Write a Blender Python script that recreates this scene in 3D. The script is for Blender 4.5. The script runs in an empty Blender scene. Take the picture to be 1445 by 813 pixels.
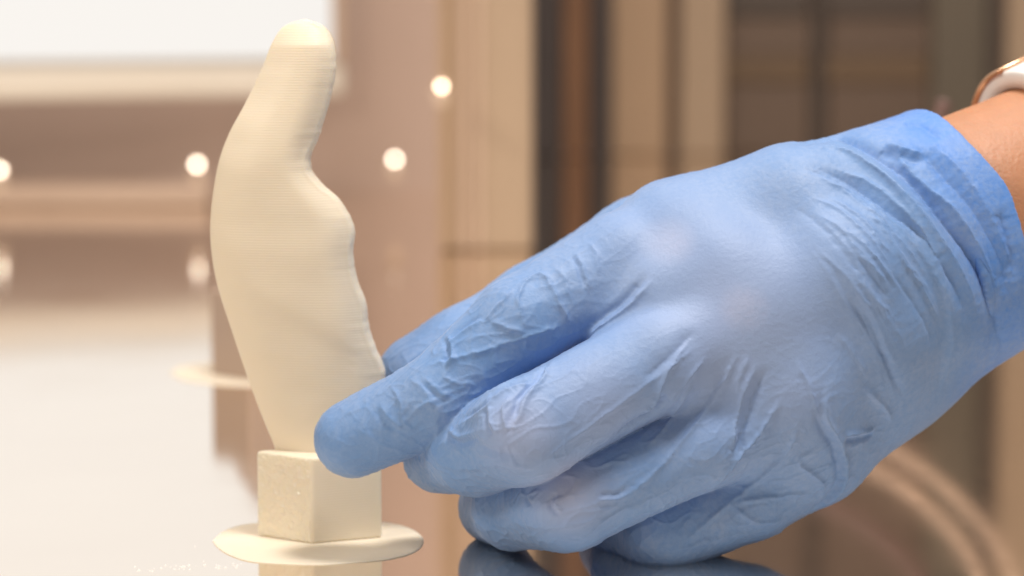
import bpy, bmesh, math, random
import numpy as np
from mathutils import Vector, Matrix, noise

random.seed(7); np.random.seed(7)
scene = bpy.context.scene
col = scene.collection

# ------------------------------------------------------------------ camera
FPX = 3500.0                 # focal length in photo pixels (photo 1445 x 813)
D0 = 0.538                   # distance of the focus plane (m)
TH = math.atan(406.5 / FPX)  # pitch below the horizontal
CH = 0.117                   # camera height above the bed
cam_d = bpy.data.cameras.new('camera'); cam = bpy.data.objects.new('camera', cam_d)
col.objects.link(cam); scene.camera = cam
cam.location = (0, 0, CH); cam.rotation_euler = (math.pi / 2 - TH, 0, 0)
cam_d.sensor_width = 36.0; cam_d.lens = FPX / 1445 * 36
cam_d.clip_start = 0.01; cam_d.clip_end = 50
cam_d.dof.use_dof = True; cam_d.dof.focus_distance = D0 - 0.034
cam_d.dof.aperture_fstop = 12.0

# ------------------------------------------------------------------ world and lamps
w = bpy.data.worlds.new('World'); scene.world = w; w.use_nodes = True
bg = w.node_tree.nodes['Background']
bg.inputs['Color'].default_value = (1.0, 0.85, 0.73, 1); bg.inputs['Strength'].default_value = 0.27

def area(name, loc, target, size, power, color):
    l = bpy.data.lights.new(name, 'AREA'); l.shape = 'RECTANGLE'
    l.size, l.size_y = size; l.energy = power; l.color = color
    o = bpy.data.objects.new(name, l); col.objects.link(o); o.location = loc
    o.rotation_euler = (Vector(target) - Vector(loc)).to_track_quat('-Z', 'Y').to_euler()
    return o
area('ceiling_lamp', (0.16, 0.40, 0.74), (0.05, 0.52, 0.05), (0.17, 0.17), 5.2, (1.0, 0.95, 0.90))
area('side_lamp', (-0.45, 0.22, 0.45), (-0.08, 0.53, 0.05), (0.14, 0.14), 1.9, (1.0, 0.90, 0.78))
area('wall_fill', (0.0, 0.95, 0.95), (0.0, 1.45, 0.05), (0.9, 0.2), 6.0, (1.0, 0.90, 0.82))  # added unseen fill light, brightens the walls behind the bed

scene.view_settings.view_transform = 'Standard'; scene.view_settings.look = 'None'
scene.view_settings.exposure = 0.0; scene.view_settings.gamma = 1.0
scene.view_settings.use_curve_mapping = False
scene.cycles.max_bounces = 8
scene.cycles.use_denoising = True
scene.cycles.sample_clamp_indirect = 1.2

# ------------------------------------------------------------------ helpers
CT, ST = math.cos(TH), math.sin(TH)
def ray(px, py):
    x = (px - 722.5) / FPX; y = -(py - 406.5) / FPX
    return np.array([x, CT + y * ST, -ST + y * CT])
CAM = np.array([0, 0, CH])
def pt(px, py, dz=0.0):
    """point seen at px,py at depth D0+dz (mm)"""
    return CAM + ray(px, py) * (D0 + dz / 1000)
def on_plane(px, py, Y):
    r = ray(px, py); return CAM + r * (Y / r[1])
def on_bed(px, py, z=0.0):
    r = ray(px, py); return CAM + r * ((z - CH) / r[2])
def to_px(V):
    d = V - CAM
    zc = d[:, 1] * CT - d[:, 2] * ST
    yc = d[:, 1] * ST + d[:, 2] * CT
    return 722.5 + d[:, 0] / zc * FPX, 406.5 - yc / zc * FPX, zc

def smooth(o, on=True):
    me = o.data
    me.polygons.foreach_set('use_smooth', np.full(len(me.polygons), on)); me.update()

def mesh_obj(name, verts, faces, mat, parent=None, origin=None, smooth_on=False):
    verts = np.asarray(verts, float)
    if origin is None: origin = np.zeros(3)
    me = bpy.data.meshes.new(name)
    me.from_pydata((verts - np.asarray(origin)).tolist(), [], [list(map(int, f)) for f in faces])
    me.update()
    o = bpy.data.objects.new(name, me); col.objects.link(o)
    if mat is not None: me.materials.append(mat)
    if parent is not None:
        o.parent = parent
        o.location = Vector(origin) - parent.location
    else:
        o.location = origin
    if smooth_on: smooth(o)
    return o

def bm_obj(name, bm, mat, parent=None, smooth_on=False):
    me = bpy.data.meshes.new(name); bm.to_mesh(me); bm.free()
    o = bpy.data.objects.new(name, me); col.objects.link(o); me.materials.append(mat)
    if parent is not None:
        o.parent = parent; o.location = -parent.location
    if smooth_on: smooth(o)
    return o

def empty(name, loc):
    o = bpy.data.objects.new(name, None); col.objects.link(o); o.location = loc
    o.empty_display_size = 0.01
    return o
def tag(o, label=None, cat=None, group=None, kind=None):
    for k, v in (('label', label), ('category', cat), ('group', group), ('kind', kind)):
        if v: o[k] = v
    return o

def box_bm(x0, x1, y0, y1, z0, z1, bev=0.0, seg=2):
    bm = bmesh.new(); bmesh.ops.create_cube(bm, size=1)
    for v in bm.verts:
        v.co = Vector(((x0 + x1) / 2 + v.co.x * (x1 - x0), (y0 + y1) / 2 + v.co.y * (y1 - y0), (z0 + z1) / 2 + v.co.z * (z1 - z0)))
    if bev: bmesh.ops.bevel(bm, geom=bm.edges[:], offset=bev, segments=seg, affect='EDGES', profile=0.5)
    return bm

def tube(name, pts, rad, mat, parent=None, n=14, origin=None):
    pts = np.asarray(pts, float); m = len(pts)
    rad = np.full(m, rad) if np.isscalar(rad) else np.asarray(rad)
    T = np.gradient(pts, axis=0); T /= np.linalg.norm(T, axis=1)[:, None]
    up = np.array([0.13, 0.21, 0.97]); V = []; F = []
    for i in range(m):
        a = np.cross(T[i], up); a /= np.linalg.norm(a); b = np.cross(T[i], a)
        for k in range(n):
            t = 2 * math.pi * k / n; V.append(pts[i] + rad[i] * (math.cos(t) * a + math.sin(t) * b))
    for i in range(m - 1):
        for k in range(n):
            F.append((i * n + k, i * n + (k + 1) % n, (i + 1) * n + (k + 1) % n, (i + 1) * n + k))
    F.append(tuple(range(n))[::-1]); F.append(tuple((m - 1) * n + k for k in range(n)))
    return mesh_obj(name, V, F, mat, parent, origin if origin is not None else pts[0], True)

def crv(P, n=60):
    """Catmull-Rom through P"""
    P = np.asarray(P, float); P = np.vstack([2 * P[0] - P[1], P, 2 * P[-1] - P[-2]]); out = []
    segs = len(P) - 3
    for t in np.linspace(0, segs - 1e-6, n):
        i = int(t); u = t - i; a, b, c, d = P[i:i + 4]
        out.append(0.5 * ((2 * b) + (c - a) * u + (2 * a - 5 * b + 4 * c - d) * u * u + (3 * b - a - 3 * c + d) * u ** 3))
    return np.array(out)

# ------------------------------------------------------------------ materials
def mat(name, color, rough=0.5, metal=0.0, spec=0.5, var=0.0, scale=60, bump=0.0, bscale=300, sss=0.0, sssr=(1, .6, .4), sssd=0.002):
    m = bpy.data.materials.new(name); m.use_nodes = True
    nt = m.node_tree; b = nt.nodes['Principled BSDF']
    b.inputs['Roughness'].default_value = rough; b.inputs['Metallic'].default_value = metal
    b.inputs['Specular IOR Level'].default_value = spec
    tc = nt.nodes.new('ShaderNodeTexCoord')
    nz = nt.nodes.new('ShaderNodeTexNoise'); nz.inputs['Scale'].default_value = scale; nz.inputs['Detail'].default_value = 6
    nt.links.new(tc.outputs['Object'], nz.inputs['Vector'])
    mx = nt.nodes.new('ShaderNodeMix'); mx.data_type = 'RGBA'
    c = np.array(color)
    mx.inputs[6].default_value = (*np.clip(c * (1 - var), 0, 1), 1); mx.inputs[7].default_value = (*np.clip(c * (1 + var), 0, 1), 1)
    nt.links.new(nz.outputs['Fac'], mx.inputs[0]); nt.links.new(mx.outputs[2], b.inputs['Base Color'])
    if sss:
        b.inputs['Subsurface Weight'].default_value = sss
        b.inputs['Subsurface Radius'].default_value = sssr; b.inputs['Subsurface Scale'].default_value = sssd
    if bump:
        n2 = nt.nodes.new('ShaderNodeTexNoise'); n2.inputs['Scale'].default_value = bscale; n2.inputs['Detail'].default_value = 4
        nt.links.new(tc.outputs['Object'], n2.inputs['Vector'])
        bp = nt.nodes.new('ShaderNodeBump'); bp.inputs['Strength'].default_value = bump; bp.inputs['Distance'].default_value = 0.0006
        nt.links.new(n2.outputs['Fac'], bp.inputs['Height']); nt.links.new(bp.outputs['Normal'], b.inputs['Normal'])
    return m

def emit(name, color, strength):
    m = bpy.data.materials.new(name); m.use_nodes = True; b = m.node_tree.nodes['Principled BSDF']
    b.inputs['Base Color'].default_value = (.03, .03, .03, 1); b.inputs['Emission Color'].default_value = (*color, 1)
    b.inputs['Emission Strength'].default_value = strength; b.inputs['Roughness'].default_value = 0.4
    return m

M_wall = mat('painted chamber wall', (.58, .425, .345), .6, var=.10, scale=6)
M_cream = mat('cream enamel', (.88, .80, .68), .45, var=.04, scale=20)
M_cream2 = mat('beige enamel', (.62, .45, .33), .5, var=.08, scale=12)
M_dark = mat('dark rubber', (.08, .064, .06), .6, var=.15)
M_copper = mat('brown oak', (.30, .15, .075), .5, var=.25, scale=25)
M_beige = mat('beige laminate', (.50, .34, .215), .5, var=.10, scale=9)
M_beige2 = mat('grey beige laminate', (.47, .34, .23), .5, var=.08, scale=9)
M_brown = mat('brown cabinet', (.17, .115, .082), .55, var=.25, scale=4)
M_brown2 = mat('dark brown cabinet', (.10, .075, .06), .55, var=.2, scale=5)
M_brown3 = mat('light brown rail', (.18, .115, .066), .55, var=.2, scale=5)
M_olive = mat('olive grey cabinet', (.165, .135, .098), .55, var=.2, scale=5)
M_hose = mat('tan hose', (.62, .45, .34), .4, var=.1)
M_hose2 = mat('dusky hose', (.17, .10, .085), .45, var=.1)
M_gold = mat('rose gold', (.85, .52, .32), .28, metal=.85, var=.05)
M_white = mat('white silicone', (.90, .89, .87), .4, var=.02)
M_pane = emit('lit pane', (1.0, .965, .92), 0.90)
M_led = emit('lamp glow', (1.0, .90, .74), 12.0)
M_led_dim = emit('dim lamp glow', (1.0, .80, .58), 11.0)
M_led_ghost = emit('lamp ghost reflection', (1.0, .66, .42), 0.75)  # dim emission painting the ghost reflection under each lamp

# print bed: polished bronze-tinted plate under glass
M_bed = mat('bronze glass plate', (.97, .885, .80), .085, metal=1.0, var=.04, scale=14)
nt = M_bed.node_tree
_n = nt.nodes.new('ShaderNodeTexNoise'); _n.inputs['Scale'].default_value = 22; _n.inputs['Detail'].default_value = 8; _n.inputs['Roughness'].default_value = .7
_r = nt.nodes.new('ShaderNodeMapRange'); _r.inputs[1].default_value = .3; _r.inputs[2].default_value = .7; _r.inputs[3].default_value = .06; _r.inputs[4].default_value = .115
nt.links.new(nt.nodes['Texture Coordinate'].outputs['Object'], _n.inputs['Vector']); nt.links.new(_n.outputs['Fac'], _r.inputs[0]); nt.links.new(_r.outputs[0], nt.nodes['Principled BSDF'].inputs['Roughness'])
# printed plastic with layer lines
def plastic(name, color, layer=0.30, blotch=0.0):
    m = mat(name, color, .55, var=.03, scale=90, sss=.3, sssr=(1, .8, .5), sssd=.004)
    nt = m.node_tree; b = nt.nodes['Principled BSDF']; tc = nt.nodes['Texture Coordinate']
    wv = nt.nodes.new('ShaderNodeTexWave'); wv.bands_direction = 'Z'; wv.inputs['Scale'].default_value = 560
    wv.inputs['Distortion'].default_value = .15
    nt.links.new(tc.outputs['Object'], wv.inputs['Vector'])
    bp = nt.nodes.new('ShaderNodeBump'); bp.inputs['Strength'].default_value = layer; bp.inputs['Distance'].default_value = .0001
    nt.links.new(wv.outputs['Fac'], bp.inputs['Height'])
    last = bp
    if blotch:
        n2 = nt.nodes.new('ShaderNodeTexNoise'); n2.inputs['Scale'].default_value = 520; n2.inputs['Detail'].default_value = 3
        nt.links.new(tc.outputs['Object'], n2.inputs['Vector'])
        bp2 = nt.nodes.new('ShaderNodeBump'); bp2.inputs['Strength'].default_value = blotch; bp2.inputs['Distance'].default_value = .0010
        nt.links.new(n2.outputs['Fac'], bp2.inputs['Height']); nt.links.new(bp.outputs['Normal'], bp2.inputs['Normal']); last = bp2
    nt.links.new(last.outputs['Normal'], b.inputs['Normal'])
    return m
M_print = plastic('cream printed plastic', (.84, .745, .59))
M_print_rough = plastic('cream printed plastic, rough support side', (.86, .775, .62), .2, 1.0)
_b = M_print_rough.node_tree.nodes['Principled BSDF']; _b.inputs['Roughness'].default_value = .2; _b.inputs['Specular IOR Level'].default_value = 1.0
M_print_shade = plastic('printed plastic with painted shade', (.47, .36, .29))  # browner than the cream print: its shade is put into the colour

# ------------------------------------------------------------------ the setting
bed = mesh_obj('print_bed', [(-1.2, -0.2, 0), (1.2, -0.2, 0), (1.2, 2.20, 0), (-1.2, 2.20, 0)], [(0, 1, 2, 3)], M_bed)
tag(bed, 'polished bronze coloured print bed', kind='structure')
YB = 1.52
wall = bm_obj('back_wall', box_bm(-1.4, on_plane(690, 300, YB)[0], YB, YB + .02, -.01, .9), M_wall); tag(wall, 'warm brown chamber wall behind the bed', kind='structure')

def post(name, x0, x1, Y, m, label, cat, ybot=None, th=.02, ztop=.75, bev=.003, group=None, parent=None):
    a = on_plane(x0, 300, Y); b = on_plane(x1, 300, Y)
    z0 = 0.0 if ybot is None else on_plane(x0, ybot, Y)[2]
    bm = box_bm(a[0], b[0], Y, Y + th, z0, ztop, bev)
    o = bm_obj(name, bm, m, parent)
    if parent is None: tag(o, label, cat, group)
    return o

# lit window, its left side nearer to the camera
def window():
    L = on_plane(-260, 0, 1.36)[0]; R = on_plane(488, 0, 1.475)[0]
    yL, yR = 1.36, 1.475
    root = empty('lit_window', ((L + R) / 2, (yL + yR) / 2, .06)); tag(root, 'bright white lit window in a cream frame', 'window')
    d = np.array([R - L, yR - yL, 0]); ln = np.linalg.norm(d); d /= ln; nrm = np.array([-d[1], d[0], 0])
    o0 = np.array([L, yL, 0])
    def slab(name, s0, s1, z0, z1, t0, t1, m, bev=.002):
        bm = box_bm(s0, s1, t0, t1, z0, z1, bev)
        for v in bm.verts: v.co = Vector(o0 + d * v.co.x + nrm * v.co.y + np.array([0, 0, v.co.z]))
        return bm_obj(name, bm, m, root)
    zb = .0605
    slab('pane', .004, ln - .006, zb + .022, .60, .006, .010, M_pane, 0)
    slab('bottom_rail', 0, ln, zb, zb + .0185, 0, .014, M_cream, .004)
    slab('gasket', .004, ln - .006, zb + .0185, zb + .0225, .002, .012, mat('grey gasket', (.55, .50, .44), .6), 0)
    slab('side_rail', ln - .007, ln, zb + .0185, .61, 0, .014, M_cream2, .003)
window()
# horizontal ledge in front of the wall
o = bm_obj('ledge', box_bm(on_plane(-300, 290, 1.42)[0], on_plane(300, 290, 1.42)[0], 1.40, 1.44, 0.0, .012, .003), mat('tan ledge', (.60, .44, .33), .5, var=.06, scale=10))
tag(o, 'low tan ledge along the foot of the wall under the lit window', 'ledge')

# column standing nearer, foot visible
YC = 1.16
croot = empty('column', tuple(on_plane(688, 360, YC))); tag(croot, 'broad pale beige column whose foot shows left of the dark strips', 'column')
post('column_face', 628, 752, YC, M_beige2, '', '', parent=croot, th=.03)
post('column_edge', 618, 634, YC - .006, M_beige, '', '', parent=croot, th=.03)
post('column_ridge', 648, 662, YC - .004, M_cream2, '', '', parent=croot, th=.01)
post('column_seam', 672, 682, YC - .003, M_cream2, '', '', parent=croot, th=.01)
# strips right of the column
YS = 1.86
for x0, x1, Y, m, nm, lb, cat in (
        (750, 793, YS, M_dark, 'dark_strip', 'dark strip directly right of the broad beige column', 'strip'),
        (793, 832, YS + .01, M_copper, 'wooden_strip', 'thin orange brown wooden strip between two dark strips', 'strip'),
        (832, 862, YS, M_dark, 'dark_strip', 'dark strip right of the orange brown wooden strip', 'strip'),
        (862, 940, YS + .01, M_beige, 'beige_board', 'wide beige upright board right of the dark strips', 'board'),
        (940, 958, YS + .02, M_brown, 'brown_strip', 'narrow brown joint between two beige upright boards', 'strip'),
        (958, 1022, YS + .01, M_beige2, 'beige_board', 'grey beige upright board beside the brown cabinet', 'board')):
    post(nm, x0, x1, Y, m, lb, cat)
# cabinet behind the hand
cab = empty('cabinet', tuple(on_plane(1200, 300, 1.90))); tag(cab, 'dark brown cabinet behind the gloved hand', 'cabinet')
post('door', 1022, 1142, 1.900, M_brown, '', '', parent=cab)
post('joint', 1142, 1166, 1.905, M_brown2, '', '', parent=cab)
post('door', 1166, 1310, 1.900, M_brown, '', '', parent=cab)
post('side_panel', 1310, 1392, 1.902, M_olive, '', '', parent=cab)
for (x0, x1) in ((1022, 1142), (1166, 1310)):
    a = on_plane(x0, 20, 1.898)[0]; b_ = on_plane(x1, 20, 1.898)[0]
    zt = on_plane(x0, 24, 1.898)[2]
    bm_obj('top_rail', box_bm(a, b_, 1.8972, 1.8995, zt, zt + .04, .002), M_brown2, cab)
    zm = on_plane(x0, 95, 1.898)[2]
    bm_obj('middle_rail', box_bm(a, b_, 1.8975, 1.8995, zm - .012, zm + .010, .002), M_brown3, cab)
post('dark_strip', 1392, 1416, 1.89, M_brown2, 'dark brown strip at the top right above the wristband', 'strip')
post('pale_post', 1416, 1520, 1.88, M_beige2, 'pale upright post at the top right corner behind the wristband', 'post')
# hoses arching behind the hand
HOSES = (([(1150, 575), (1230, 618), (1320, 676), (1395, 752), (1440, 830)], 1.9, M_hose, 'outermost pale hose rising behind the glove, mirrored at the lower right'),
         ([(1120, 605), (1215, 652), (1300, 708), (1365, 780), (1395, 850)], 2.1, M_hose, 'middle pale hose rising behind the glove, mirrored at the lower right'),
         ([(1100, 675), (1170, 712), (1240, 756), (1296, 812), (1320, 870)], 2.4, M_hose2, 'innermost dark hose rising behind the glove, mirrored at the lower right'))
for pp, r, m, lb in HOSES:
    P = np.array([on_plane(x, y, .80) for x, y in pp]); P[:, 2] = -P[:, 2]
    P = np.vstack([[P[0, 0] - .02, .80, r / 1000], P])
    tag(tube('hose', crv(P, 60), r / 1000, m), lb, 'hose', 'hoses rising behind the hand')

# small lamps
def lamp(px, py, Y, label, added_hood=.030, led=None, br=.0016):
    c = on_plane(px, py, Y)
    root = empty('lamp', (c[0], c[1], c[2] - .006)); tag(root, label, 'lamp', 'small glowing lamps')
    for nm, dz, r, m in (('bulb', 0, br, led or M_led), ('ghost_reflection', on_plane(px, py + 19, Y)[2] - c[2], .0030, M_led_ghost)):  # second sphere imitates the bulb's ghost reflection, no lamp itself
        bm = bmesh.new(); bmesh.ops.create_uvsphere(bm, u_segments=16, v_segments=10, radius=r)
        for v in bm.verts: v.co = Vector((c[0] + v.co.x, c[1] + v.co.y, c[2] + dz + v.co.z))
        bm_obj(nm, bm, m, root, True)
    bm_obj('added_hood', box_bm(c[0] - .0045, c[0] + .0045, c[1] - added_hood, c[1] + .002, c[2] - .0026, c[2] - .0020, .0002), M_cream2, root)  # added shield that keeps the bulb from mirroring in the bed
    dz = on_plane(px, py + 9, Y)[2]
    bm_obj('socket', box_bm(c[0] - .002, c[0] + .002, c[1] + .002, c[1] + .006, dz - .006, dz + .006, .0008), M_cream2, root)
lamp(278, 232, 1.34, 'glowing lamp directly left of the tall cream print', .014)
lamp(557, 225, 1.36, 'glowing lamp in the gap between cream print and column, lower of two', .030, None, .0015)
lamp(623, 122, 1.12, 'highest glowing lamp, at the left edge of the beige column', .030, M_led_dim, .0014)
lamp(-1, 240, 1.33, 'glowing lamp cut by the left border of the picture', .014)

# ------------------------------------------------------------------ prints
def brim(name, px, mt, parent, h=.00022):
    P = [on_bed(x, y) for x, y in px]; P = crv(np.array(P + [P[0]]), 72)[:-1]; n = len(P)
    V = [(p[0], p[1], 0.0) for p in P]
    c = P.mean(0)
    V += [(p[0], p[1], h * .7) for p in P]
    V += [tuple(c[:2] + (p[:2] - c[:2]) * .985) + (h,) for p in P]
    F = []
    for r in range(2):
        F += [(r * n + i, r * n + (i + 1) % n, (r + 1) * n + (i + 1) % n, (r + 1) * n + i) for i in range(n)]
    F.append(tuple(2 * n + i for i in range(n)))
    # a faint raised seam line as printers leave: inner ring step
    return mesh_obj(name, V, F, mt, parent, tuple(parent.location), False)

def block(name, front, left, right, top_px, mt, parent, mt2=None, bev=.0007):
    f = on_bed(*front)[:2]; r0 = on_bed(*left)[:2]; r1 = on_bed(*right)[:2]
    back = r0 + r1 - f
    z1 = on_plane(front[0], top_px, f[1])[2]
    bm = bmesh.new()
    lo = [bm.verts.new((*p, .0001)) for p in (f, r1, back, r0)]; hi = [bm.verts.new((*p, z1)) for p in (f, r1, back, r0)]
    bm.faces.new(lo[::-1]); bm.faces.new(hi)
    for i in range(4): bm.faces.new((lo[i], lo[(i + 1) % 4], hi[(i + 1) % 4], hi[i]))
    bmesh.ops.bevel(bm, geom=bm.edges[:], offset=bev, segments=3, affect='EDGES', profile=.5)
    o = bm_obj(name, bm, mt, parent)
    if mt2:
        o.data.materials.append(mt2)
        nl = Vector(((r0 - f)[1], -(r0 - f)[0], 0)).normalized()
        for p in o.data.polygons:
            if abs(p.normal.dot(nl)) > .9: p.material_index = 1
    return o, z1

def shell(name, Lp, Rp, Y0, mt, parent, tf, tb, crease=True, n=220, m=96):
    L = crv(np.array(Lp, float), 400); R = crv(np.array(Rp, float), 400)
    ys = np.linspace(max(L[:, 1].min(), R[:, 1].min()) + .3, min(L[:, 1].max(), R[:, 1].max()), n)
    def xat(C, y):
        i = np.argsort(C[:, 1]); return np.interp(y, C[i, 1], C[i, 0])
    V = []; F = []
    xl = np.array([on_plane(xat(L, y), y, Y0)[0] for y in ys]); xr = np.array([on_plane(xat(R, y), y, Y0)[0] for y in ys])
    ker = np.hanning(41); ker /= ker.sum()
    sm = lambda v: np.convolve(np.pad(v, 20, mode='edge'), ker, 'valid')
    cs, hs = sm((xl + xr) / 2), sm((xr - xl) / 2)
    for i, y in enumerate(ys):
        a = on_plane(xat(L, y), y, Y0); b = on_plane(xat(R, y), y, Y0)
        t = (y - ys[0]) / (ys[-1] - ys[0])
        cx = (a[0] + b[0]) / 2; hx = max((b[0] - a[0]) / 2, .0004)
        prof = min(1, (t / .06 + .02) ** .5) if t < .06 else 1
        for j in range(m):
            u = 2 * math.pi * j / m; cu, su = math.cos(u), math.sin(u)
            sx = math.copysign(1 - (1 - abs(cu)) ** 1.0, cu); sx = math.sin(sx * math.pi / 2) * .5 + sx * .5
            x = cx + hx * sx
            el, er = x - a[0], b[0] - x
            wl, wr_ = min(.008, hx), min(.008, hx)
            g = lambda e, w_: math.sqrt(max(0, 1 - (1 - min(1, max(0, e / w_))) ** 2))
            edge = g(el, wl) * g(cs[i] + hs[i] + .0012 - x, wr_) * g(er + .0001, min(.0009, hx))
            nx = (x - cs[i]) / hs[i]
            if su < 0:
                yy = Y0 - edge * prof * (tf(t) * (1 - .35 * nx * nx) + .0012 + .0016 * nx)
                if crease:
                    px = 722.5 + (x / Y0) * FPX * .995
                    sg = (y - (392 + (px - 325) * .56)) / 5.0
                    yy += .00035 / (1 + math.exp(-sg)) * edge * (1 if 315 < px < 500 else .6)
                    if er < .0016: yy -= .0004 * (1 - er / .0016)
            else:
                yy = Y0 + tb(t) * prof * edge
            nv = noise.noise(Vector((x * 90, y * .02, yy * 90)))
            jx = .00016 * noise.noise(Vector((0, y * .11, 3))) * max(0, sx) if crease else 0
            V.append((x + nv * .0001 + jx, yy + nv * .0002, a[2] + (b[2] - a[2]) * (sx + 1) / 2))
    for i in range(n - 1):
        for j in range(m):
            F.append((i * m + j, (i + 1) * m + j, (i + 1) * m + (j + 1) % m, i * m + (j + 1) % m))
    F.append(tuple(range(m))); F.append(tuple((n - 1) * m + j for j in range(m))[::-1])
    return mesh_obj(name, V, F, mt, parent, tuple(parent.location), True)

base = on_bed(449, 768); YP = on_bed(449, 758)[1]
pr = empty('printed_part', (base[0], base[1], 0)); tag(pr, 'tall curved cream 3D printed part held by the blue glove, on a square foot', 'printed part')
brim('brim', [(300, 764), (316, 750), (345, 741), (400, 736), (480, 735), (545, 738), (582, 748), (598, 764), (584, 780), (548, 790), (500, 795), (450, 798), (400, 797), (352, 793), (322, 783), (306, 772)], M_print, pr)
_, ztop = block('support_block', (440, 769), (362, 757), (541, 760), 646, M_print, pr, M_print_rough)
LC = [(430, 27), (402, 36), (384, 60), (368, 100), (344, 150), (320, 195), (305, 245), (297, 310), (300, 370), (312, 420), (331, 480), (352, 540), (371, 590), (386, 628), (391, 646)]
RC = [(432, 27), (458, 38), (471, 60), (474, 100), (463, 150), (449, 195), (439, 218), (440, 241), (456, 262), (478, 281), (495, 308), (501, 328), (498, 356), (504, 395), (516, 428), (520, 460), (530, 490), (543, 524), (541, 570), (528, 610), (524, 646)]
sh = shell('curved_shell', LC, RC, YP + .002, M_print, pr, lambda t: .003 + .003 * math.sin(math.pi * t ** .8), lambda t: .006)

b2 = on_bed(345, 535); Y2 = on_bed(345, 528)[1]
p2 = empty('printed_part', (b2[0], b2[1], 0)); tag(p2, 'blurred printed part, toned tan as if in shade, with brim behind the tall cream print', 'printed part')
brim('brim', [(240, 526), (256, 518), (300, 513), (370, 511), (425, 514), (444, 524), (430, 536), (390, 543), (330, 545), (270, 539), (248, 532)], M_print, p2)
block('support_block', (352, 538), (298, 529), (414, 531), 415, M_print_shade, p2)
LC2 = [(380, 330), (362, 340), (346, 360), (332, 385), (322, 405), (318, 425)]
RC2 = [(384, 330), (402, 340), (412, 360), (416, 385), (410, 405), (400, 425)]
shell('curved_shell', LC2, RC2, Y2 + .002, M_print_shade, p2, lambda t: .009, lambda t: .007, False, 60, 28)

# ------------------------------------------------------------------ gloved hand: implicit surface, polygonised
MM = .001
def J(x, y, dz, r): return (pt(x, y, dz), r * MM)
def round_cone(P, a, b):
    (A, ra), (B, rb) = a, b
    ba = B - A; l2 = ba @ ba; rr = ra - rb
    a2 = l2 - rr * rr; il2 = 1.0 / l2
    pa = P - A; y = pa @ ba; z = y - l2
    q = pa * l2 - y[:, None] * ba
    x2 = np.einsum('ij,ij->i', q, q); y2 = y * y * l2; z2 = z * z * l2
    k = np.sign(rr) * rr * rr * x2
    d = (np.sqrt(x2 * a2 * il2) + y * rr) * il2 - ra
    c1 = np.sign(z) * a2 * z2 > k; c2 = np.sign(y) * a2 * y2 < k
    d = np.where(c2, np.sqrt(x2 + y2) * il2 - ra, d)
    d = np.where(c1, np.sqrt(x2 + z2) * il2 - rb, d)
    return d
def smin(a, b, k):
    h = np.maximum(k - np.abs(a - b), 0) / k
    return np.minimum(a, b) - h * h * h * k / 6
def chain(P, js, k):
    d = round_cone(P, js[0], js[1])
    for i in range(1, len(js) - 1): d = smin(d, round_cone(P, js[i], js[i + 1]), k * MM)
    return d

INDEX = [J(975, 345, -4, 12.0), J(880, 375, -13, 11.2), J(735, 458, -21, 9.7), J(618, 564, -22, 9.0), J(498, 619, -17, 8.2)]
MIDDLE = [J(1058, 450, -16, 13.0), J(930, 508, -26, 10.6), J(738, 611, -35, 10.3), J(672, 634, -23, 9.4), J(619, 645, -9, 7.6)]
RING = [J(1115, 560, -14, 12.5), J(990, 624, -21, 9.7), J(800, 711, -27, 9.6), J(727, 716, -13, 8.7), J(699, 716, 3, 8.0)]
PINKY = [J(1146, 632, -6, 11.8), J(1060, 697, -11, 9.4), J(935, 755, -15, 8.4), J(884, 745, -2, 7.8), J(862, 735, 9, 7.2)]
THUMB = [J(1120, 330, 10, 14.0), J(915, 362, 14, 13.5), J(760, 440, 20, 10.8), J(660, 500, 16, 10.4), J(592, 533, 15, 9.6)]
META = [([J(960, 340, -5, 12.8), J(1120, 296, -6, 14.0), J(1300, 262, 4, 15.0)]),
        ([J(1056, 448, -16, 12.8), J(1180, 385, -14, 15.0), J(1320, 320, 2, 17)]),
        ([J(1112, 555, -13, 12.5), J(1215, 470, -10, 15.0), J(1335, 375, 4, 17)]),
        ([J(1146, 632, -6, 11.6), J(1217, 545, -2, 13.6), J(1338, 430, 8, 15.0)])]
PALM = [([J(1000, 420, 8, 16), J(1200, 400, 8, 20), J(1330, 340, 12, 18)]), ([J(1130, 560, 6, 14), J(1240, 500, 8, 17), J(1330, 400, 12, 17)])]
# forearm axis
ax0 = pt(1330, 340, 5); ax1 = pt(1330 + 250, 340 - 105, 5 + 19)
AX = ax1 - ax0; AX /= np.linalg.norm(AX)
view = ray(1400, 320); view /= np.linalg.norm(view)
E1 = np.cross(AX, view); E1 /= np.linalg.norm(E1)          # across the arm, in the picture
if E1[2] < 0: E1 = -E1
E2 = np.cross(AX, E1)
if E2[1] > 0: E2 = -E2                                      # towards the camera
RIM = 3.5 * MM
def arm_sdf(P, r1, r2):
    q = P - ax0; u = q @ E1; v = q @ E2
    k = np.sqrt((u / r1) ** 2 + (v / r2) ** 2) + 1e-9
    g = np.sqrt((u / r1 ** 2) ** 2 + (v / r2 ** 2) ** 2) + 1e-9
    return k * (k - 1) / g * 1.0
def rim_plane(P):
    q = P - ax0; s = q @ AX; ang = np.arctan2(q @ E1, q @ E2)
    return s - RIM - .006 * np.clip(-(q @ E1) / .026, 0, 1) - .0016 * np.sin(ang * 2 + .6) - .0010 * np.sin(ang * 5 + 1.0)

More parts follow.
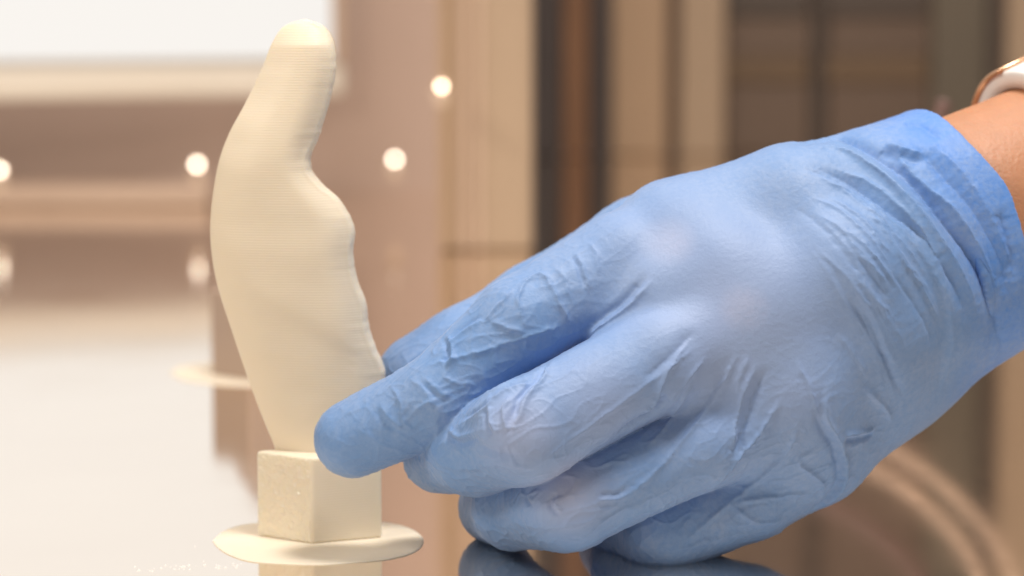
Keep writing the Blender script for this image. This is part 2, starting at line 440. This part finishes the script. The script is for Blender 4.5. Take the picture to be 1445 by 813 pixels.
FDIR = pt(735, 600, -30) - pt(1055, 445, -16); FDIR /= np.linalg.norm(FDIR)
WEBS = [pt(800, 496, -25), pt(930, 572, -30), pt(1028, 652, -22)]
FILL = [[J(1008, 388, -15.5, 13), J(930, 420, -18, 10.5), J(868, 452, -19, 7.5)], [J(1090, 505, -14, 13), J(1030, 530, -19, 10.5), J(975, 556, -22, 7.0)], [J(1135, 600, -9, 12), J(1095, 625, -13, 10), J(1055, 645, -15, 7.0)]]
KNUCKLES = [J(952, 346, -9, 12.2), J(1054, 440, -17.2, 12.8), J(1114, 552, -16, 12)]
def glove_sdf(P):
    f = chain(P, INDEX, 3.0)
    for c, wb_ in ((MIDDLE, WEBS[0]), (RING, WEBS[1]), (PINKY, WEBS[2])):
        u = np.clip(((P - wb_) @ FDIR + .022) / .022, 0, 1)
        f = smin(f, chain(P, c, 3.0), (14 - 13.4 * u) * MM)
    th = chain(P, THUMB, 4)
    f = smin(f, th, 1.6 * MM)
    p = None
    for c in META:
        d = chain(P, c, 4); p = d if p is None else smin(p, d, 13 * MM)
    for c in FILL: p = smin(p, chain(P, c, 5), 12 * MM)
    for A, r in KNUCKLES: p = smin(p, np.linalg.norm(P - A, axis=1) - r, 10 * MM)
    for c in PALM: p = smin(p, chain(P, c, 6), 12 * MM)
    q = P - ax0; s = q @ AX
    flare = np.clip((s + .006) / .010, 0, 1) * .0014
    a = arm_sdf(P, .0268, .0218) - flare
    a = np.maximum(a, -(s + .016))
    p = smin(p, a, 8 * MM)
    d = smin(f, p, 4.5 * MM)
    return d
def glove_full(P):
    d = glove_sdf(P)
    rp = rim_plane(P)
    d = np.maximum(d, rp)
    s = (P - ax0) @ AX
    inner = np.maximum(arm_sdf(P, .0258, .0208), -(s + .006))
    return np.maximum(d, -inner)

def surface_nets(fn, lo, hi, h, stride=6):
    n = np.ceil((hi - lo) / h / stride).astype(int) * stride + 1
    axs = [lo[i] + h * np.arange(n[i]) for i in range(3)]
    cs = [a[stride // 2::stride] for a in axs]
    G = np.stack(np.meshgrid(*cs, indexing='ij'), -1).reshape(-1, 3)
    dc = np.concatenate([fn(c) for c in np.array_split(G, max(1, len(G) // 300000))]).reshape([len(c) for c in cs])
    Fv = np.repeat(np.repeat(np.repeat(dc, stride, 0), stride, 1), stride, 2)
    Fg = np.full(n, 1e-3, np.float32); Fg[:Fv.shape[0], :Fv.shape[1], :Fv.shape[2]] = np.sign(Fv[:n[0], :n[1], :n[2]]) * .01
    near = np.abs(dc) < stride * h * 1.35
    idx = np.argwhere(near)
    o = np.arange(stride + 1); O = np.stack(np.meshgrid(o, o, o, indexing='ij'), -1).reshape(-1, 3)
    for ch in np.array_split(idx, max(1, len(idx) // 700)):
        I = (ch[:, None, :] * stride + O[None]).reshape(-1, 3)
        I = I[(I < n).all(1)]
        I = np.unique(I[:, 0] * n[1] * n[2] + I[:, 1] * n[2] + I[:, 2])
        ii = np.stack([I // (n[1] * n[2]), (I // n[2]) % n[1], I % n[2]], -1)
        Fg.reshape(-1)[I] = fn(lo + ii * h)
    S = Fg < 0
    cell = [S[a:n[0] - 1 + a, b:n[1] - 1 + b, c:n[2] - 1 + c] for a in (0, 1) for b in (0, 1) for c in (0, 1)]
    cnt = sum(c.astype(np.int8) for c in cell); act = (cnt > 0) & (cnt < 8)
    C = np.argwhere(act); vid = np.full(act.shape, -1, np.int32); vid[tuple(C.T)] = np.arange(len(C))
    acc = np.zeros((len(C), 3)); num = np.zeros(len(C))
    offs = [(a, b, c) for a in (0, 1) for b in (0, 1) for c in (0, 1)]
    for i, a in enumerate(offs):
        for b in offs[i + 1:]:
            if sum(abs(x - y) for x, y in zip(a, b)) != 1: continue
            fa = Fg[C[:, 0] + a[0], C[:, 1] + a[1], C[:, 2] + a[2]].astype(float); fb = Fg[C[:, 0] + b[0], C[:, 1] + b[1], C[:, 2] + b[2]].astype(float)
            m = (fa < 0) != (fb < 0); t = np.where(m, fa / np.where(m, fa - fb, 1), 0)
            p = np.array(a) + t[:, None] * (np.array(b) - np.array(a)); acc += np.where(m[:, None], p, 0); num += m
    V = lo + h * (C + acc / num[:, None])
    F = []
    for ax in range(3):
        b, c = [(1, 2), (2, 0), (0, 1)][ax]
        sl0 = [slice(None)] * 3; sl1 = [slice(None)] * 3; sl0[ax] = slice(0, -1); sl1[ax] = slice(1, None)
        E = np.argwhere(S[tuple(sl0)] != S[tuple(sl1)])
        E = E[(E[:, b] > 0) & (E[:, c] > 0) & (E[:, b] < n[b] - 1) & (E[:, c] < n[c] - 1)]
        eb = np.zeros(3, int); eb[b] = 1; ec = np.zeros(3, int); ec[c] = 1
        q = [vid[tuple((E - eb - ec).T)], vid[tuple((E - ec).T)], vid[tuple(E.T)], vid[tuple((E - eb).T)]]
        q = np.stack(q, -1); flip = ~S[tuple(E.T)]
        q[flip] = q[flip][:, ::-1]; F.append(q)
    F = np.concatenate(F); F = F[(F >= 0).all(1)]
    return V, F

allj = [j for c in (INDEX, MIDDLE, RING, PINKY, THUMB) for j in c] + [j for c in META + PALM for j in c]
lo = np.min([j[0] - j[1] for j in allj], 0) - .004; hi = np.max([j[0] + j[1] for j in allj], 0) + .004
rimc = ax0 + AX * RIM
lo = np.minimum(lo, rimc - .034); hi = np.maximum(hi, rimc + .034)
V, F = surface_nets(glove_full, lo, hi, .00034)

def vnormals(V, F):
    a, b, c, d = (V[F[:, i]] for i in range(4)); fn = np.cross(c - a, d - b); N = np.zeros_like(V)
    for i in range(4): np.add.at(N, F[:, i], fn)
    return N / (np.linalg.norm(N, axis=1)[:, None] + 1e-12)
# a little Laplacian smoothing to remove grid stepping
def laplace(V, F, it=2, lam=.5):
    for _ in range(it):
        A = np.zeros_like(V); n = np.zeros(len(V))
        for i in range(4):
            for j in (1, 3):
                np.add.at(A, F[:, i], V[F[:, (i + j) % 4]]); np.add.at(n, F[:, i], 1)
        V = V + lam * (A / n[:, None] - V)
    return V
V = laplace(V, F, 2)
N = vnormals(V, F)
PX, PY, ZC = to_px(V)
vdir = V - CAM; vdir /= np.linalg.norm(vdir, axis=1)[:, None]
front = (N * vdir).sum(1) < .15
# visible-point lookup, to place creases on the skin of the glove
GW = 4
key = {}
for i in np.where(front)[0]:
    k = (int(PX[i] // GW), int(PY[i] // GW))
    if k not in key or ZC[i] < ZC[key[k]]: key[k] = i
def surf(x, y):
    gx, gy = int(x // GW), int(y // GW)
    for r in range(0, 4):
        c = [key[(gx + a, gy + b)] for a in range(-r, r + 1) for b in range(-r, r + 1) if (gx + a, gy + b) in key]
        if c: return V[min(c, key=lambda i: (PX[i] - x) ** 2 + (PY[i] - y) ** 2)]
    return None

DISP = np.zeros(len(V)); LOOSE = np.zeros(len(V))
def crease(pts, amp, wd, mode='r', taper=.25):
    """amp, wd in mm. r ridge, v valley, f fold (ridge with a valley on its right-hand side)"""
    c = crv(np.array(pts, float), max(8, int(np.linalg.norm(np.diff(np.array(pts, float), axis=0), axis=1).sum() / 2.5)))
    Q = [surf(*p) for p in c]; t = np.linspace(0, 1, len(Q))
    ok = [i for i, q in enumerate(Q) if q is not None]
    if len(ok) < 3: return
    Q = np.array([Q[i] for i in ok]); t = t[ok]
    for _ in range(3): Q[1:-1] = .5 * Q[1:-1] + .25 * (Q[:-2] + Q[2:])
    T = np.gradient(Q, axis=0); T /= np.linalg.norm(T, axis=1)[:, None] + 1e-12
    W = wd * MM; R = 6 * W
    m = np.where((V > Q.min(0) - R).all(1) & (V < Q.max(0) + R).all(1))[0]
    for ch in np.array_split(m, max(1, len(m) * len(Q) // 3000000)):
        if not len(ch): continue
        d2 = ((V[ch][:, None, :] - Q[None]) ** 2).sum(-1); j = d2.argmin(1); d = np.sqrt(d2[np.arange(len(ch)), j])
        env = np.clip(np.minimum(t[j], 1 - t[j]) / taper, 0, 1); env = env * env * (3 - 2 * env)
        if mode == 'f':
            s = np.sign(((V[ch] - Q[j]) * np.cross(T[j], N[ch])).sum(1)) * d
            pr_ = np.exp(-np.abs(s) / (1.1 * W)) - .75 * np.exp(-((s - 2.0 * W) / (1.3 * W)) ** 2)
        else:
            pr_ = np.exp(-d / (1.15 * W)) if mode == 'r' else -np.exp(-d / (1.5 * W))
        DISP[ch] += amp * MM * env * pr_

CREASES = [
 # index finger, middle joint
 ([(748, 473), (733, 436), (735, 404), (762, 386), (781, 408), (799, 446), (812, 462)], .55, .8, 'r'),
 ([(688, 451), (716, 462), (748, 473)], .5, .8, 'r'), ([(684, 455), (698, 434), (730, 404)], .45, .7, 'r'),
 ([(628, 468), (640, 500), (626, 518)], .6, .9, 'f'), ([(682, 450), (655, 466), (632, 488)], .5, .9, 'f'),
 ([(584, 520), (660, 500), (750, 474), (800, 458)], .45, .8, 'r'), ([(780, 372), (800, 398), (806, 430)], .35, .7, 'r'),
 ([(808, 352), (826, 384), (832, 412)], .35, .7, 'f'), ([(828, 336), (842, 362), (846, 392)], .3, .6, 'r'),
 ([(533, 567), (550, 592), (572, 604)], .35, 1.1, 'f'), ([(547, 540), (562, 562), (570, 596), (590, 612)], .4, .9, 'r'), ([(573, 530), (600, 552), (612, 586)], .3, .9, 'r'), ([(571, 597), (600, 570), (640, 556)], .3, .9, 'r'),
 ([(596, 528), (616, 550), (640, 560)], .3, .9, 'f'), ([(620, 528), (645, 540), (676, 545)], .4, .8, 'r'), ([(646, 560), (690, 552), (730, 530)], .3, .8, 'r'),
 ([(500, 600), (530, 625), (575, 640)], .25, 1.2, 'r'), ([(460, 620), (480, 590), (510, 565)], .2, 1.2, 'r'),
 # between index and middle
 ([(924, 388), (890, 428), (858, 454), (820, 480)], .7, 1.3, 'f'), ([(984, 462), (950, 500), (905, 540)], .5, 1.6, 'v'),
 # middle finger
 ([(780, 506), (765, 534), (742, 562), (722, 612)], .8, 1.0, 'f'), ([(762, 536), (724, 546), (700, 560), (673, 584), (636, 604)], .6, 1.0, 'f'),
 ([(722, 552), (709, 582), (719, 612)], .6, .9, 'r'), ([(692, 570), (690, 592), (700, 616)], .5, .9, 'f'), ([(632, 602), (646, 616), (676, 610)], .6, .9, 'f'),
 ([(769, 648), (850, 590), (943, 522), (985, 486)], .35, .7, 'r'), ([(600, 650), (650, 662), (710, 655), (750, 662)], .35, 1.4, 'r'), ([(660, 622), (700, 640), (735, 640)], .4, 1.0, 'v'),
 ([(740, 680), (790, 668), (850, 625)], .3, 1.0, 'r'),
 # web middle / ring
 ([(944, 556), (930, 574), (908, 592), (862, 622)], .9, 1.1, 'v'), ([(982, 466), (942, 528), (924, 574), (905, 590)], .7, 1.0, 'r'), ([(1000, 500), (965, 545), (944, 580)], .5, 1.0, 'r'),
 # ring finger
 ([(985, 534), (948, 588), (907, 638)], .5, .8, 'r'), ([(1042, 492), (1026, 532), (984, 594), (911, 681), (872, 690)], .5, .8, 'r'),
 ([(905, 690), (868, 706), (840, 708)], .4, .8, 'f'), ([(790, 698), (782, 712), (794, 722)], .5, .8, 'f'), ([(760, 690), (745, 700), (755, 712)], .4, .8, 'f'),
 ([(700, 725), (740, 742), (790, 745), (840, 735)], .3, 1.4, 'r'), ([(840, 660), (870, 650), (900, 655)], .3, .9, 'r'),
 # web ring / pinky, knuckle folds
 ([(1085, 515), (1064, 562), (1048, 616), (1033, 650)], .75, 1.2, 'v'), ([(1072, 510), (1048, 560), (1038, 610), (1040, 640)], .7, 1.0, 'r'),
 ([(1110, 552), (1074, 612), (1036, 655), (1000, 704)], .7, 1.0, 'r'), ([(1060, 500), (1046, 530), (1040, 560)], .4, .9, 'r'),
 ([(1133, 598), (1102, 650), (1030, 708), (950, 784)], .55, .9, 'r'), ([(1167, 628), (1128, 652), (1160, 680), (1164, 706)], .5, .8, 'r'),
 ([(1027, 711), (1090, 702), (1160, 696)], .4, .8, 'r'), ([(1027, 711), (1074, 739), (1116, 728)], .5, .8, 'r'),
 ([(1172, 541), (1167, 590), (1188, 628), (1194, 671), (1176, 705), (1128, 730)], .7, 1.3, 'f'), ([(1122, 500), (1146, 555), (1160, 600)], .4, .9, 'r'),
 ([(1188, 617), (1212, 612), (1240, 606)], .7, 1.0, 'f'),
 ([(1215, 545), (1245, 570), (1262, 600)], .5, 1.1, 'r'), ([(960, 780), (1020, 760), (1080, 748)], .4, 1.0, 'r'), ([(1180, 470), (1205, 500), (1230, 540)], .3, 1.0, 'r'),
 # wrist: gathered folds
 ([(1100, 208), (1140, 193), (1190, 187), (1243, 214), (1296, 256), (1342, 314), (1386, 378), (1408, 450), (1414, 506)], 1.9, 2.3, 'v'),
 ([(1120, 214), (1180, 208), (1230, 232), (1282, 274), (1326, 330), (1366, 400), (1388, 470)], .9, 1.8, 'r'),
 ([(1130, 227), (1198, 254), (1254, 294), (1306, 336), (1350, 404), (1370, 466)], 1.0, 1.6, 'v'),
 ([(1170, 232), (1226, 256), (1280, 300), (1322, 356), (1350, 420)], .6, 1.3, 'r'),
 ([(1260, 190), (1284, 236), (1350, 296), (1392, 364), (1422, 446)], 1.0, 1.8, 'r'), ([(1290, 196), (1330, 240), (1380, 300), (1412, 370), (1434, 440)], 1.0, 2.2, 'v'),
 ([(1306, 190), (1362, 246), (1404, 312), (1440, 400)], .6, 1.8, 'r'), ([(1246, 196), (1275, 210), (1310, 214)], .7, 1.6, 'f'),
 ([(1410, 290), (1425, 340), (1436, 400)], .7, 1.6, 'v'), ([(1270, 170), (1300, 176), (1330, 200)], .5, 1.5, 'v')]
for i in range(34):   # finer gathers running with the wrist folds
    u = random.random(); t0 = random.uniform(0, .55); t1 = t0 + random.uniform(.3, .6)
    C0 = crv([(1120, 225), (1210, 262), (1275, 320), (1330, 400), (1362, 500)], 50); C1 = crv([(1110, 330), (1165, 400), (1205, 470), (1240, 540), (1262, 600)], 50)
    g = C0 * (1 - u) + C1 * u
    pp = [g[int(min(1, t0 + (t1 - t0) * k / 4) * 49)] + np.array([random.uniform(-5, 5), random.uniform(-5, 5)]) for k in range(5)]
    CREASES.append((pp, random.uniform(.18, .5) * (1.15 - u * .6), random.uniform(.5, 1.0), random.choice('rvr')))
for c_, a_, w_, m_ in CREASES: crease(c_, a_ * (1.35 if m_ == 'r' else 1.5), w_ * (.48 if m_ == 'r' else .6), m_)
# uneven folds and fine crinkle over the whole glove
PV = V * 1000
q = V - ax0; sA = q @ AX
ang = np.arctan2(q @ E1, q @ E2)
wr = np.clip((sA + .052) / .035, 0, 1)          # towards the wrist
fd = np.array([-.86, 0, -.42]); fd = pt(735, 600, -30) - pt(1055, 445, -16); fd /= np.linalg.norm(fd)
fc = np.cross(fd, view); fc /= np.linalg.norm(fc); fq = np.cross(fd, fc)
AL, AC, AD = PV @ fd, PV @ fc, PV @ fq
# where the film is slack: fingers, the little-finger side; tight over the knuckles
SLACK = np.full(len(V), .8) * np.clip(1 - wr * .8, 0, 1)
for (x, y, r, a) in ((1000, 380, 26, 1), (1100, 350, 30, .9), (900, 520, 14, .5), (480, 620, 10, .6)):
    s = surf(x, y); SLACK *= 1 - a * np.exp(-((V - s) ** 2).sum(1) / (r * MM) ** 2)
RNG = np.random.RandomState(3); PERM = np.tile(RNG.permutation(256), 3); GRD = RNG.normal(size=(256, 3)); GRD /= np.linalg.norm(GRD, axis=1)[:, None]
def pn(Q):
    I = np.floor(Q).astype(int); f = Q - I; u = f * f * f * (f * (f * 6 - 15) + 10); I &= 255; out = 0
    for a in (0, 1):
        for b_ in (0, 1):
            for c in (0, 1):
                g = GRD[PERM[PERM[PERM[I[:, 0] + a] + I[:, 1] + b_] + I[:, 2] + c]]
                d = (g * (f - np.array([a, b_, c]))).sum(1)
                out = out + d * (u[:, 0] if a else 1 - u[:, 0]) * (u[:, 1] if b_ else 1 - u[:, 1]) * (u[:, 2] if c else 1 - u[:, 2])
    return out * 1.3
na = pn(PV * .055); nb = pn(PV * .16 + 9)
ne = pn(np.stack([sA * 1000 * .55 + 2.2 * na, ang * 1.6, np.full(len(V), 3.1)], -1))
r1 = np.clip(1 - np.abs(pn(np.stack([AL * .09 + na * .7, AC * .32 + nb * .5, AD * .3], -1))) * 3.2, 0, 1) ** 2
r2 = np.clip(1 - np.abs(pn(PV * .16 + np.stack([4 + na, 1 + nb, 8 + na], -1))) * 4.5, 0, 1) ** 2
DISP += .00020 * na + .00006 * nb + wr * .00010 * ne + SLACK * (.00025 * r1 ** 2 + .00015 * r2 ** 2)
print('glove verts', len(V))
V = V + N * DISP[:, None]
g_origin = pt(1300, 340, 20)

def attr(o, name, arr):
    at = o.data.attributes.new(name, 'FLOAT', 'POINT'); at.data.foreach_set('value', np.asarray(arr, np.float32))

# stretched, paler areas over knuckles and along the finger backs
STR = np.zeros(len(V))
for (x, y, r, a) in ((945, 340, 8, .6), (1050, 432, 9, .65), (1000, 385, 12, .35), (800, 690, 8, .7), (735, 600, 9, .55), (1115, 545, 12, .35), (1040, 440, 26, .45), (850, 560, 14, .35), (960, 360, 20, .35)):
    s = surf(x, y)
    if s is not None: STR = np.maximum(STR, a * np.exp(-((V - s) ** 2).sum(1) / (r * MM) ** 2))

M_glove = bpy.data.materials.new('blue nitrile'); M_glove.use_nodes = True
nt = M_glove.node_tree; b = nt.nodes['Principled BSDF']
def nd(t, **k):
    n = nt.nodes.new(t)
    for kk, v in k.items(): setattr(n, kk, v)
    return n
tc = nd('ShaderNodeTexCoord')
at1 = nd('ShaderNodeAttribute', attribute_name='stretch'); at2 = nd('ShaderNodeAttribute', attribute_name='loose')
mx1 = nd('ShaderNodeMix', data_type='RGBA'); mx1.inputs[6].default_value = (.14, .285, .575, 1); mx1.inputs[7].default_value = (.50, .52, .68, 1)
mx2 = nd('ShaderNodeMix', data_type='RGBA'); mx2.inputs[7].default_value = (.07, .24, .70, 1)
nt.links.new(at1.outputs['Fac'], mx1.inputs[0]); nt.links.new(mx1.outputs[2], mx2.inputs[6]); nt.links.new(at2.outputs['Fac'], mx2.inputs[0])
# mottling where the film clings to skin
n1 = nd('ShaderNodeTexNoise'); n1.inputs['Scale'].default_value = 900; n1.inputs['Detail'].default_value = 5; n1.inputs['Roughness'].default_value = .65
n2 = nd('ShaderNodeTexNoise'); n2.inputs['Scale'].default_value = 90; n2.inputs['Detail'].default_value = 4
nt.links.new(tc.outputs['Object'], n1.inputs['Vector']); nt.links.new(tc.outputs['Object'], n2.inputs['Vector'])
ml = nd('ShaderNodeMath', operation='MULTIPLY'); nt.links.new(n1.outputs['Fac'], ml.inputs[0]); nt.links.new(n2.outputs['Fac'], ml.inputs[1])
mr = nd('ShaderNodeMapRange'); mr.inputs[1].default_value = .12; mr.inputs[2].default_value = .42; mr.inputs[3].default_value = .0; mr.inputs[4].default_value = .65
nt.links.new(ml.outputs[0], mr.inputs[0])
mx3 = nd('ShaderNodeMix', data_type='RGBA'); mx3.inputs[7].default_value = (.28, .39, .62, 1)
nt.links.new(mr.outputs[0], mx3.inputs[0]); nt.links.new(mx2.outputs[2], mx3.inputs[6])
nt.links.new(mx3.outputs[2], b.inputs['Base Color'])
b.inputs['Roughness'].default_value = .53; b.inputs['Specular IOR Level'].default_value = .45
b.inputs['Subsurface Weight'].default_value = .0
b.inputs['Sheen Weight'].default_value = .12
bp = nd('ShaderNodeBump'); bp.inputs['Strength'].default_value = .5; bp.inputs['Distance'].default_value = .00025
nt.links.new(n1.outputs['Fac'], bp.inputs['Height']); nt.links.new(bp.outputs['Normal'], b.inputs['Normal'])

arm_base = tuple(pt(1500, 330, 20))
person = empty('person', arm_base); tag(person, 'bare forearm and hand in a blue nitrile glove pinching the cream print', 'person')
glove = mesh_obj('glove', V, F, M_glove, person, g_origin, True)
attr(glove, 'stretch', STR); attr(glove, 'loose', np.clip((sA + .018) / .016, 0, 1) * .85)
glove['label'] = 'thin blue nitrile glove, wrinkled at fingers and gathered at the wrist'

# forearm inside the cuff
M_skin = mat('skin', (.50, .235, .125), .5, var=.18, scale=160, bump=.3, bscale=1100, sss=.3, sssr=(1, .35, .2), sssd=.004)
Vs = []; Fs = []; n = 64; m = 70
for i in range(m):
    s = -.006 + (i / (m - 1)) * .168
    r1 = .0252 + .08 * max(0, s - .03) * .9; r2 = .0202 + .06 * max(0, s - .03) * .9
    for k in range(n):
        t = 2 * math.pi * k / n
        p = ax0 + AX * s + E1 * (r1 * math.cos(t)) + E2 * (r2 * math.sin(t))
        nz_ = noise.noise(Vector(p * 60)) * .0004
        Vs.append(p + (E1 * math.cos(t) + E2 * math.sin(t)) * nz_)
for i in range(m - 1):
    for k in range(n): Fs.append((i * n + k, i * n + (k + 1) % n, (i + 1) * n + (k + 1) % n, (i + 1) * n + k))
Fs.append(tuple(range(n))); Fs.append(tuple((m - 1) * n + k for k in range(n)))
fa = mesh_obj('forearm', Vs, Fs, M_skin, person, ax0, True)
bm = bmesh.new(); bm.from_mesh(fa.data); bmesh.ops.recalc_face_normals(bm, faces=bm.faces[:]); bm.to_mesh(fa.data); bm.free()

# wristband on the forearm
def ring(name, s0, s1, g0, g1, mt, parent, t0=0, t1=2 * math.pi, n=96):
    prof = [(s0, g0), (s0, g1 - .0004), (s0 + .0005, g1), (s1 - .0005, g1), (s1, g1 - .0004), (s1, g0)]
    Vr = []; Fr = []; full = abs(t1 - t0 - 2 * math.pi) < 1e-6; cnt = n if full else n + 1; L = len(prof)
    for k in range(cnt):
        t = t0 + (t1 - t0) * k / n
        for s, g in prof:
            r1 = .0252 + .072 * max(0, s - .03) + g; r2 = .0202 + .054 * max(0, s - .03) + g
            Vr.append(ax0 + AX * s + E1 * (r1 * math.cos(t)) + E2 * (r2 * math.sin(t)))
    for k in range(n):
        k2 = (k + 1) % cnt
        for j in range(L): Fr.append((k * L + j, k * L + (j + 1) % L, k2 * L + (j + 1) % L, k2 * L + j))
    if not full: Fr.append(tuple(range(L))); Fr.append(tuple((cnt - 1) * L + j for j in range(L))[::-1])
    o = mesh_obj(name, Vr, Fr, mt, parent, tuple(parent.location), True)
    bm = bmesh.new(); bm.from_mesh(o.data); bmesh.ops.recalc_face_normals(bm, faces=bm.faces[:]); bm.to_mesh(o.data); bm.free()
    return o
wb = empty('wristband', tuple(ax0 + AX * .026)); tag(wb, 'white wristband with a gold rim at the right edge of the picture', 'wristband')
ring('band', .0300, .049, .0004, .0044, M_white, wb)
ring('gold_rim', .0290, .051, .0045, .0054, M_gold, wb, -1.0, 0.10, 48)

# tiny plastic crumbs on the bed beside the brim
Vc = []; Fc = []
for i in range(52):
    x = random.uniform(190, 345) if i < 55 else random.uniform(0, 200); y = 803 + random.uniform(-4, 4) - (x - 190) * .03 if i < 45 else random.uniform(770, 812)
    c = on_bed(x, y); r = random.uniform(.00008, .00028); k = len(Vc)
    Vc += [c + np.array(v) * r for v in ((1.6, 0, 0), (-1, .9, 0), (-.8, -1, 0), (0, 0, 1.3))]
    Fc += [(k, k + 1, k + 3), (k + 1, k + 2, k + 3), (k + 2, k, k + 3), (k + 2, k + 1, k)]
tag(mesh_obj('plastic_crumbs', Vc, Fc, M_white), 'tiny cream plastic crumbs scattered on the bed left of the brim', 'crumbs', kind='stuff')
